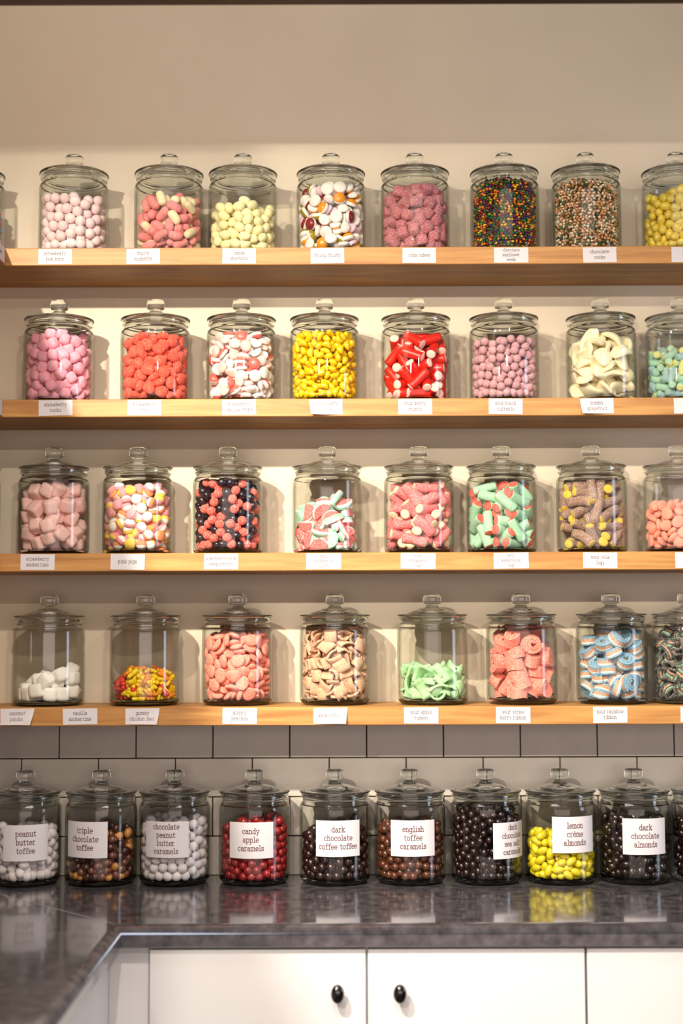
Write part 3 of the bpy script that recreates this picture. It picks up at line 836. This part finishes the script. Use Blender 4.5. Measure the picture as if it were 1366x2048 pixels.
def row_one():
    m = cm('pale pink sugar', (248, 220, 222), 'matte')
    J(150, 0, 'lidded glass jar of pale pink round bonbons on the top shelf', 'round_bonbon', 'candy', 'in a jar on the top shelf',
      [(shape_ball(m, .0275), 1, 'pale pink round bonbon')], .138, sphere_v(.0275), phi=.60)
    a, b = cm('rose chalk', (238, 142, 142), 'matte'), cm('cream chalk', (250, 232, 190), 'matte')
    J(340, 0, 'lidded glass jar of pink and cream foam capsules on the top shelf', 'foam_capsule', 'candy', 'in a jar on the top shelf',
      [(shape_capsule(a, .042, .0225, bend=.06), 2.4, 'pink foam capsule'), (shape_capsule(b, .040, .0225, bend=.06), 1.6, 'cream foam capsule')], .148, PI * .0112 ** 2 * .038, phi=.56)
    m = cm('pale lemon', (250, 240, 180), 'matte')
    J(488, 0, 'lidded glass jar of pale yellow oval sherbets on the top shelf', 'lemon_sherbet', 'candy', 'in a jar on the top shelf',
      [(shape_oval(m, .034, .025), 1, 'pale yellow oval sherbet')], .118, sphere_v(.0275), phi=.60)
    w = cm('white foam', (246, 240, 234), 'matte', .04)
    js = [(cm('orange jelly', (235, 150, 20), 'jelly'), 'orange'), (cm('claret jelly', (130, 24, 34), 'jelly'), 'dark red'), (cm('olive jelly', (160, 140, 30), 'jelly'), 'green')]
    pk = cm('lilac foam', (232, 200, 215), 'matte', .04)
    ks = [(shape_dome(mm, w, .032, .0165), 1.8 if i == 0 else 1.1, '%s jelly dome with white foam back' % nm) for i, (mm, nm) in enumerate(js)]
    ks += [(shape_disc(w, .028, .013), .9, 'white foam disc'), (shape_disc(pk, .028, .013), .35, 'lilac foam disc')]
    J(664, 0, 'lidded glass jar of mixed fruit jellies with white foam backs', 'fruit_jelly', 'candy', 'in a jar on the top shelf', ks, .170, PI * .0150 ** 2 * .0145, phi=.60)
    m = cm('dusky rose sugar', (190, 88, 102), 'sugar')
    J(832, 0, 'lidded glass jar of dusky rose sugared cubes on the top shelf', 'cola_cube', 'candy', 'in a jar on the top shelf',
      [(shape_cube(m, .0265, 6), 1, 'dusky rose sugared cube')], .160, .0265 ** 3 * .85, phi=.60)
    m = cm('butter yellow shell', (246, 222, 84), 'gloss')
    J(1355, 0, 'lidded glass jar of yellow oval sweets cut by the picture edge', 'yellow_oval_sweet', 'candy', 'in the last jar of the top shelf',
      [(shape_oval(m, .031, .0225), 1, 'bright yellow oval sweet')], .148, sphere_v(.0252), phi=.60)
    k3 = [(shape_oval(cm('corner ' + nm, c), .034, .022), 1, nm + ' fizzy sweet') for nm, c in (('red', (196, 70, 70)), ('blue', (70, 120, 190)), ('pink', (220, 140, 150)))]
    J(-62, 0, 'glass jar standing in the wall corner of the top shelf, mostly out of view', 'fizzy_sweet', 'candy', 'in the corner jar of the top shelf', k3, .14, sphere_v(.026), cx=-.952, cyy=-.115)

def seed_jar(px, row, jl, name, cat, place, cols, d, seed):
    """hundreds of tiny pieces: the 300 that show largest singly, the rest as one heap"""
    x, y, z = jar(px, row, jl)
    rng = np.random.default_rng(seed); rin = JI - .0022; h = .172
    pts = []
    nz = int(h / (d * .70))
    for layer in range(2):
        r00 = rin - d * .60 - layer * d * .80
        for iz in range(nz):
            zc_ = JF + d * .72 + iz * d * .70; r0 = r00 - max(0, .028 - zc_) * 1.1 - (max(0, zc_ - .164) * .5)
            nt = int(2 * PI * r0 / (d * .98)); o = rng.random()
            for it in range(nt):
                th = 2 * PI * (it + o + rng.uniform(-.25, .25)) / nt
                zz = zc_ + rng.uniform(0, .25) * d
                pts.append((r0 * math.sin(th) * 1.0, -r0 * math.cos(th), zz, math.cos(th) - layer * .9))
    top = JF + d * .45 + (nz - 1) * d * .70 + d * .5
    for _ in range(430):
        rr = (rin - d * .5 - .008) * math.sqrt(rng.random()); th = rng.random() * 2 * PI
        pts.append((rr * math.sin(th), -rr * math.cos(th), top + rng.uniform(-.6, .5) * d + .010 * (1 - (rr / rin) ** 2), -.5))
    bm0 = blob_bm(d * .40, d * .33, d * .58, .03, 1, 1)
    for v in bm0.verts: 
        if v.co.z > 0: v.co.x *= 1 - .45 * v.co.z / (d * .58); v.co.y *= 1 - .45 * v.co.z / (d * .58)
    base = to_mesh('seed', bm0, [], True)
    names = [c[0] for c in cols]; mats = [cm(name + c[0], c[1], c[3] if len(c) > 3 else 'gloss') for c in cols]
    ws = np.array([c[2] for c in cols], float); ws /= ws.sum()
    variants = []
    for mm in mats:
        me = base.copy(); me.materials.clear(); me.materials.append(mm); variants.append(me)
    order = sorted(range(len(pts)), key=lambda i: -pts[i][3] + rng.uniform(-.12, .12))
    vb = np.array([v.co[:] for v in base.vertices]); fb = [tuple(p.vertices) for p in base.polygons]
    V, F, MI = [], [], []
    for rank, i in enumerate(order):
        px_, py_, pz_, _ = pts[i]; ki = int(rng.choice(len(cols), p=ws)); e = Euler((rng.random() * 6, rng.random() * 6, rng.random() * 6)); s = rng.uniform(.82, 1.04)
        if rank < 300:
            o = bpy.data.objects.new(name, variants[ki]); COL.objects.link(o)
            o.location = (x + px_, y + py_, z + pz_); o.rotation_euler = e; o.scale = (s, s, s)
            lk = names[ki] + ' ' + cat[1] + ' ' + place
            o['label'] = lk; o['category'] = cat[0]; o['group'] = lk
        else:
            base_i = len(V) * len(vb)
            V.append((vb * s) @ np.array(e.to_matrix()).T + np.array((px_, py_, pz_)))
            F += [tuple(q + base_i for q in f) for f in fb]; MI += [ki] * len(fb)
    me = bpy.data.meshes.new(name + '_heap'); me.from_pydata(np.concatenate(V).tolist(), [], F)
    for mm in mats: me.materials.append(mm)
    me.polygons.foreach_set('material_index', MI); me.polygons.foreach_set('use_smooth', [True] * len(F)); me.update()
    o = link_mesh(name + '_heap', me); o.location = (x, y, z)
    tag(o, 'heap of %s beneath the ones at the glass, %s' % (cat[1] + 's', place), cat[0], kind='stuff')

def row_one_seeds():
    seed_jar(1011, 0, 'glass jar packed with tiny rainbow coloured seeds on the top shelf', 'rainbow_seed', ('seed', 'candy coated seed'), 'in the rainbow jar of the top shelf',
             [('green', (20, 110, 50), 3), ('orange', (235, 130, 25), 2.2), ('yellow', (235, 190, 30), 1.6), ('dark red', (130, 20, 30), 2.4), ('dark blue', (30, 40, 110), 1.8), ('brown', (80, 30, 20), 1.5)], .0098, 11)
    seed_jar(1174, 0, 'glass jar packed with tiny cream and green pebbles on the top shelf', 'chocolate_pebble', ('pebble sweet', 'little pebble sweet'), 'in the cream jar of the top shelf',
             [('cream', (240, 224, 196), 4), ('peach', (228, 164, 112), 2.6), ('tan', (196, 140, 84), 1.6), ('olive green', (90, 112, 62), 1.4), ('dark green', (30, 74, 48), .8)], .0108, 12)

def row_two():
    m = cm('candy pink chalk', (246, 166, 188), 'matte')
    J(119, 1, 'lidded glass jar of pink chunky rounded sweets on the second shelf', 'pink_rock', 'candy', 'in a jar on the second shelf',
      [(shape_cube(m, .0275, 3.6, .05), 1, 'pink chunky rounded sweet')], .170, .0275 ** 3 * .70, phi=.60)
    m = cm('coral red chalk', (240, 86, 62), 'matte')
    J(312, 1, 'lidded glass jar of coral red puffy discs on the second shelf', 'strawberry_puff', 'candy', 'in a jar on the second shelf',
      [(shape_disc(m, .0315, .0195), 1, 'coral red puffy disc')], .180, PI * .0155 ** 2 * .0195 * .8, phi=.62)
    w = cm('white foam', (246, 240, 234), 'matte', .04); p = cm('strawberry jelly', (236, 112, 104), 'jelly'); lp = cm('blush foam', (250, 206, 200), 'matte')
    J(484, 1, 'lidded glass jar of pink and white foam discs on the second shelf', 'strawberry_disc', 'candy', 'in a jar on the second shelf',
      [(shape_dome(p, w, .031, .0145), 1.5, 'pink jelly disc with white back'), (shape_disc(w, .030, .0135), 1, 'round white foam disc'), (shape_disc(lp, .030, .0135), 1, 'blush pink foam disc')],
      .180, PI * .0150 ** 2 * .0145, phi=.62)
    m = cm('mustard yellow shell', (240, 196, 18), 'gloss')
    J(650, 1, 'lidded glass jar of bright yellow bean sweets on the second shelf', 'yellow_bean', 'candy', 'in a jar on the second shelf',
      [(shape_bean(m, .0262, .0185), 1, 'glossy yellow bean sweet')], .174, sphere_v(.0205), phi=.62)
    m, e = cm('scarlet sugar', (216, 36, 24), 'jelly'), cm('pale pink filling', (248, 200, 190), 'matte')
    J(833, 1, 'lidded glass jar of scarlet tubes with pale filling on the second shelf', 'red_filled_tube', 'candy', 'in a jar on the second shelf',
      [(shape_rod(m, .058, .0245, e, bend=.10), 1, 'scarlet tube sweet with pale pink ends')], .158, PI * .0122 ** 2 * .058, phi=.60)
    m = cm('mauve sugar', (200, 138, 150), 'sugar')
    J(1009, 1, 'lidded glass jar of small mauve sugared balls on the second shelf', 'sugared_currant', 'candy', 'in a jar on the second shelf',
      [(shape_ball(m, .0222), 1, 'small mauve sugared ball')], .146, sphere_v(.0222), phi=.60)
    m = cm('cream gummy', (255, 242, 204), 'matte', .06)
    J(1203, 1, 'lidded glass jar of big cream coloured gummy wedges on the second shelf', 'cream_gummy_wedge', 'candy', 'in a jar on the second shelf',
      [(shape_chunk(m, .066, .016), 1, 'big cream curled gummy wedge')], .168, .066 * .045 * .016 * .8, phi=.62, keep=3)
    g, b, yl = cm('mint sugar', (150, 206, 176), 'sugar'), cm('aqua sugar', (150, 200, 206), 'sugar'), cm('lime sugar', (222, 226, 130), 'sugar')
    J(1362, 1, 'lidded glass jar of mint and lime twists cut by the picture edge', 'mint_twist', 'candy', 'in the last jar of the second shelf',
      [(shape_rod(g, .038, .019, yl, bend=.5), 1, 'mint green bent twist'), (shape_rod(b, .038, .019, g, bend=.5), .8, 'pale blue bent twist'), (shape_rod(yl, .038, .019, g, bend=.5), .5, 'lime bent twist')],
      .128, PI * .0095 ** 2 * .038, phi=.58)

def row_three():
    m = cm('blush cube foam', (248, 202, 196), 'matte', .05)
    J(108, 2, 'lidded glass jar of blush pink marshmallow cubes on the third shelf', 'marshmallow_cube', 'candy', 'in a jar on the third shelf',
      [(shape_cube(m, .0325, 9), 1, 'blush pink marshmallow cube')], .172, .0325 ** 3 * .93, phi=.60)
    w = cm('white foam', (246, 240, 234), 'matte', .04)
    cs = [('pink', (240, 150, 160), 1.6), ('orange', (242, 140, 84), .9), ('yellow', (246, 204, 70), .9)]
    ks = [(shape_dome(w, cm(nm + ' foam base', c, 'matte'), .0275, .018), wt_, 'white topped %s foam button' % nm) for nm, c, wt_ in cs]
    ks += [(shape_dome(cm('pink foam base', cs[0][1], 'matte'), cm('yellow foam base', cs[2][1], 'matte'), .0275, .018), .8, 'pink topped yellow foam button')]
    J(276, 2, 'lidded glass jar of white, pink and yellow foam buttons on the third shelf', 'foam_button', 'candy', 'in a jar on the third shelf', ks, .165, PI * .0135 ** 2 * .018 * .95, phi=.60)
    r, k = cm('raspberry beads', (232, 66, 44), 'sugar'), cm('blackberry beads', (30, 22, 34), 'gloss')
    J(456, 2, 'lidded glass jar of red and black gummy berries on the third shelf', 'gummy_berry', 'candy', 'in a jar on the third shelf',
      [(shape_ball(r, .0238, .05), 1.25, 'red beaded gummy berry'), (shape_ball(k, .0238, .05), 1, 'black gummy berry')], .165, sphere_v(.0238), phi=.60)
    rd, gn = cm('melon red sugar', (234, 84, 82), 'sugar'), cm('melon green sugar', (140, 206, 172), 'sugar')
    J(655, 2, 'lidded glass jar of watermelon slice gummies on the third shelf', 'watermelon_slice', 'candy', 'in a jar on the third shelf',
      [(shape_wedge(rd, w, gn, .052, .0165), 1.6, 'red half round gummy with white and green rind'), (shape_wedge(gn, w, rd, .052, .0165), .5, 'green faced half round gummy')], .138, .052 * .026 * .0165 * .85, phi=.60, slant=(.62, .1), keep=2.8)
    rod = lambda a, ar, b, br: shape_rod(cm(a, ar, 'sugar'), .060, .0265, cm(b, br, 'matte'), bend=.22, flat=.85)
    J(838, 2, 'lidded glass jar of pink sugared logs with cream centres on the third shelf', 'strawberry_log', 'candy', 'in a jar on the third shelf',
      [(rod('strawberry log sugar', (224, 92, 96), 'cream centre', (250, 216, 180)), 1, 'pink sugared log with cream centre')], .168, PI * .0132 ** 2 * .060 * .85, phi=.58)
    J(1003, 2, 'lidded glass jar of mint green sugared logs with red centres', 'melon_log', 'candy', 'in a jar on the third shelf',
      [(rod('melon log sugar', (146, 204, 164), 'red centre', (226, 90, 74)), 1, 'mint green sugared log with red centre')], .172, PI * .0132 ** 2 * .060 * .85, phi=.58)
    J(1183, 2, 'lidded glass jar of brown sugared logs with yellow centres', 'cola_log', 'candy', 'in a jar on the third shelf',
      [(rod('cola log sugar', (138, 96, 72), 'yellow centre', (226, 190, 60)), 1, 'brown sugared log with yellow centre')], .172, PI * .0132 ** 2 * .060 * .85, phi=.58)
    m = cm('peach drop', (250, 160, 138), 'matte')
    J(1357, 2, 'lidded glass jar of peach coloured drops cut by the picture edge', 'peach_drop', 'candy', 'in the last jar of the third shelf',
      [(shape_disc(m, .031, .015), 1, 'peach coloured flat drop')], .122, PI * .0155 ** 2 * .015 * .8, phi=.58)
    m = cm('liquorice black', (34, 22, 20), 'gloss')
    J(-62, 2, 'dark filled glass jar in the wall corner of the third shelf', 'liquorice_piece', 'candy', 'in the corner jar of the third shelf',
      [(shape_oval(m, .03, .02), 1, 'black liquorice piece')], .15, sphere_v(.024), cx=-.954, cyy=-.105)

def row_four():
    m = cm('white cube foam', (252, 247, 238), 'matte', .03)
    J(97, 3, 'nearly empty glass jar with a few white marshmallow cubes', 'white_cube', 'candy', 'in the nearly empty jar on the lowest shelf',
      [(shape_cube(m, .034, 7), 1, 'white marshmallow cube')], .066, .0315 ** 3 * .9, phi=.56, slant=(.42, 0))
    ks = [(shape_foot(cm(nm + ' gummy foot', c, 'jelly'), .035), wt_, nm + ' gummy chicken foot') for nm, c, wt_ in (('yellow', (255, 222, 30), 2.4), ('red', (228, 70, 56), 1), ('orange', (245, 150, 30), 1.2))]
    J(290, 3, 'glass jar less than half full of yellow and red gummy feet', 'chicken_foot', 'candy', 'in a jar on the lowest shelf', ks, .088, .035 * .025 * .0115, phi=.52, slant=(.45, 0))
    m = cm('salmon gummy', (248, 130, 104), 'sugar')
    J(474, 3, 'glass jar filled to the lid with salmon gummy discs', 'gummy_peach', 'candy', 'in a jar on the lowest shelf',
      [(shape_disc(m, .0345, .0135), 1, 'salmon orange gummy disc')], .186, PI * .0172 ** 2 * .0135 * .82, phi=.60)
    m = cm('tan ribbon', (216, 160, 118), 'sugar', .06)
    J(669, 3, 'glass jar filled with tan folded ribbon pieces on the lowest shelf', 'kola_ribbon', 'candy', 'in a jar on the lowest shelf',
      [(shape_strip([m], .036, .030, .0048, curl=1.0), 1, 'tan sugared ribbon piece')], .180, .036 * .030 * .0075, phi=.52, keep=3)
    m = cm('apple green ribbon', (160, 218, 150), 'sugar', .06)
    J(864, 3, 'glass jar a third full of pale green ribbon pieces', 'apple_ribbon', 'candy', 'in a jar on the lowest shelf',
      [(shape_strip([m], .054, .028, .0055, curl=1.3), 1, 'pale green sugared ribbon piece')], .076, .054 * .028 * .0085, phi=.52, slant=(-.12, 0), keep=3)
    m = cm('salmon ribbon', (246, 124, 100), 'sugar', .06)
    J(1042, 3, 'glass jar of thick rolled salmon ribbons on the lowest shelf', 'strawberry_ribbon_roll', 'candy', 'in a jar on the lowest shelf',
      [(shape_coil([m], .055, .027, 2.0, .0085), 1, 'rolled salmon ribbon')], .182, PI * .0265 ** 2 * .031 * .88, phi=.64, keep=3, upright=.16)
    bl, or_, wh = cm('blue ribbon', (104, 160, 192), 'sugar', .04), cm('apricot ribbon', (208, 146, 100), 'sugar', .04), cm('pale ribbon', (224, 226, 220), 'sugar', .04)
    J(1222, 3, 'glass jar of rolled ribbons striped blue and apricot', 'rainbow_ribbon_roll', 'candy', 'in a jar on the lowest shelf',
      [(shape_coil([bl, or_, wh], .052, .0200, 2.4, .0062, stripes=[0, 2, 1, 1, 0]), 1, 'rolled ribbon striped blue apricot and white')], .182, PI * .026 ** 2 * .0225 * .88, phi=.60, keep=3, upright=.13)
    bk, gr = cm('black ribbon', (26, 24, 26), 'sugar', .04), cm('green ribbon', (110, 180, 140), 'sugar', .04)
    J(1374, 3, 'glass jar of dark striped ribbons cut by the picture edge', 'dark_ribbon', 'candy', 'in the last jar of the lowest shelf',
      [(shape_strip([bk, or_, gr], .055, .022, .005, curl=1.7, stripes=[0, 1, 0, 2, 0]), 1, 'black ribbon with apricot and green stripes')], .170, .055 * .022 * .0085, phi=.5, keep=3)

def row_five():
    P = 'in the worktop jar labelled '
    def lab(px, pc, py, lines):  # label centre angle and height
        sx = (pc - px) / 71.5
        return dict(lines=lines, ang=math.degrees(math.asin(max(-.95, min(.95, sx)))), py_lab=z_at(py, -.18))
    w = cm('white sugar almond', (232, 222, 226), 'matte', .04)
    J(48, 4, 'glass worktop jar of white oval sweets labelled peanut butter toffee', 'peanut_butter_toffee', 'candy', P + 'peanut butter toffee',
      [(shape_oval(w, .0285, .0235), 1, 'white sugared oval')], .128, sphere_v(.0252), phi=.60, **lab(48, 65, 1684, ['peanut', 'butter', 'toffee']))
    ks = [(shape_oval(cm(nm + ' chocolate', c, 'gloss'), .0270, .0205), wt_, nm + ' chocolate oval') for nm, c, wt_ in (('dark', (62, 28, 22), 1.5), ('brown', (112, 62, 44), 1.4), ('tan', (206, 142, 70), 1.1))]
    J(200, 4, 'glass worktop jar of brown and tan ovals labelled triple chocolate toffee', 'triple_chocolate_toffee', 'candy', P + 'triple chocolate toffee',
      ks, .122, sphere_v(.0225), phi=.61, slant=(.32, 0), **lab(200, 179, 1678, ['triple', 'chocolate', 'toffee']))
    w2 = cm('white lumpy coat', (226, 218, 224), 'matte', .05)
    J(347, 4, 'glass worktop jar of white lumpy balls labelled chocolate peanut butter caramels', 'peanut_butter_caramel', 'candy', P + 'chocolate peanut butter caramels',
      [(shape_ball(w2, .0250, .05), 1, 'white lumpy ball')], .140, sphere_v(.025), phi=.60, **lab(347, 338, 1678, ['chocolate', 'peanut', 'butter', 'caramels']))
    m = cm('candy apple red', (150, 26, 28), 'gloss')
    J(507, 4, 'glass worktop jar of glossy red balls labelled candy apple caramels', 'candy_apple_caramel', 'candy', P + 'candy apple caramels',
      [(shape_ball(m, .0222), 1, 'glossy dark red ball')], .136, sphere_v(.0222), phi=.61, slant=(.25, 0), **lab(507, 504, 1680, ['candy', 'apple', 'caramels']))
    m = cm('dark coffee chocolate', (38, 16, 13), 'gloss')
    J(668, 4, 'glass worktop jar of dark brown balls labelled dark chocolate coffee toffee', 'coffee_toffee_ball', 'candy', P + 'dark chocolate coffee toffee',
      [(shape_ball(m, .0240, .03), 1, 'dark brown glossy ball')], .124, sphere_v(.024), phi=.60, slant=(.3, 0), **lab(668, 675, 1677, ['dark', 'chocolate', 'coffee toffee']))
    m = cm('milk chocolate shell', (90, 47, 28), 'gloss')
    J(818, 4, 'glass worktop jar of milk brown balls labelled english toffee caramels', 'english_toffee_caramel', 'candy', P + 'english toffee caramels',
      [(shape_ball(m, .0215, .005), 1, 'milk brown glossy ball')], .122, sphere_v(.0215), phi=.62, **lab(818, 821, 1677, ['english', 'toffee', 'caramels']))
    m = cm('sea salt chocolate', (30, 12, 10), 'gloss')
    J(970, 4, 'full glass worktop jar of blackish balls labelled dark chocolate sea salt caramels', 'sea_salt_caramel', 'candy', P + 'dark chocolate sea salt caramels',
      [(shape_ball(m, .0212, .01), 1, 'very dark brown glossy ball')], .190, sphere_v(.0212), phi=.62, **dict(lab(970, 1013, 1683, ['dark', 'chocolate', 'sea salt', 'caramels']), ang=42))
    m = cm('lemon creme shell', (226, 208, 32), 'gloss')
    J(1119, 4, 'glass worktop jar of bright yellow almonds labelled lemon creme almonds', 'lemon_creme_almond', 'candy', P + 'lemon creme almonds',
      [(shape_oval(m, .0325, .0195, .02), 1, 'bright yellow almond')], .110, sphere_v(.0228), phi=.61, **lab(1119, 1137.5, 1671, ['lemon', 'crème', 'almonds']))
    m = cm('dark almond chocolate', (26, 11, 9), 'gloss')
    J(1267, 4, 'glass worktop jar of blackish ovals labelled dark chocolate almonds', 'dark_chocolate_almond', 'candy', P + 'dark chocolate almonds',
      [(shape_oval(m, .0290, .0210, .03), 1, 'very dark glossy oval')], .146, sphere_v(.0232), phi=.60, **lab(1267, 1275, 1675, ['dark', 'chocolate', 'almonds']))
    J(1412, 4, 'unlabelled glass worktop jar of black sweets cut by the picture edge', 'black_toffee', 'candy', 'in the unlabelled last jar on the worktop',
      [(shape_oval(m, .027, .021, .03), 1, 'black oval sweet')], .140, sphere_v(.0232), phi=.60)

import time as _t
_a = _t.time()
row_one(); row_one_seeds(); row_two(); row_three(); row_four(); row_five()
print('JARS built in', round(_t.time() - _a, 1), 's; objects', len(bpy.data.objects))
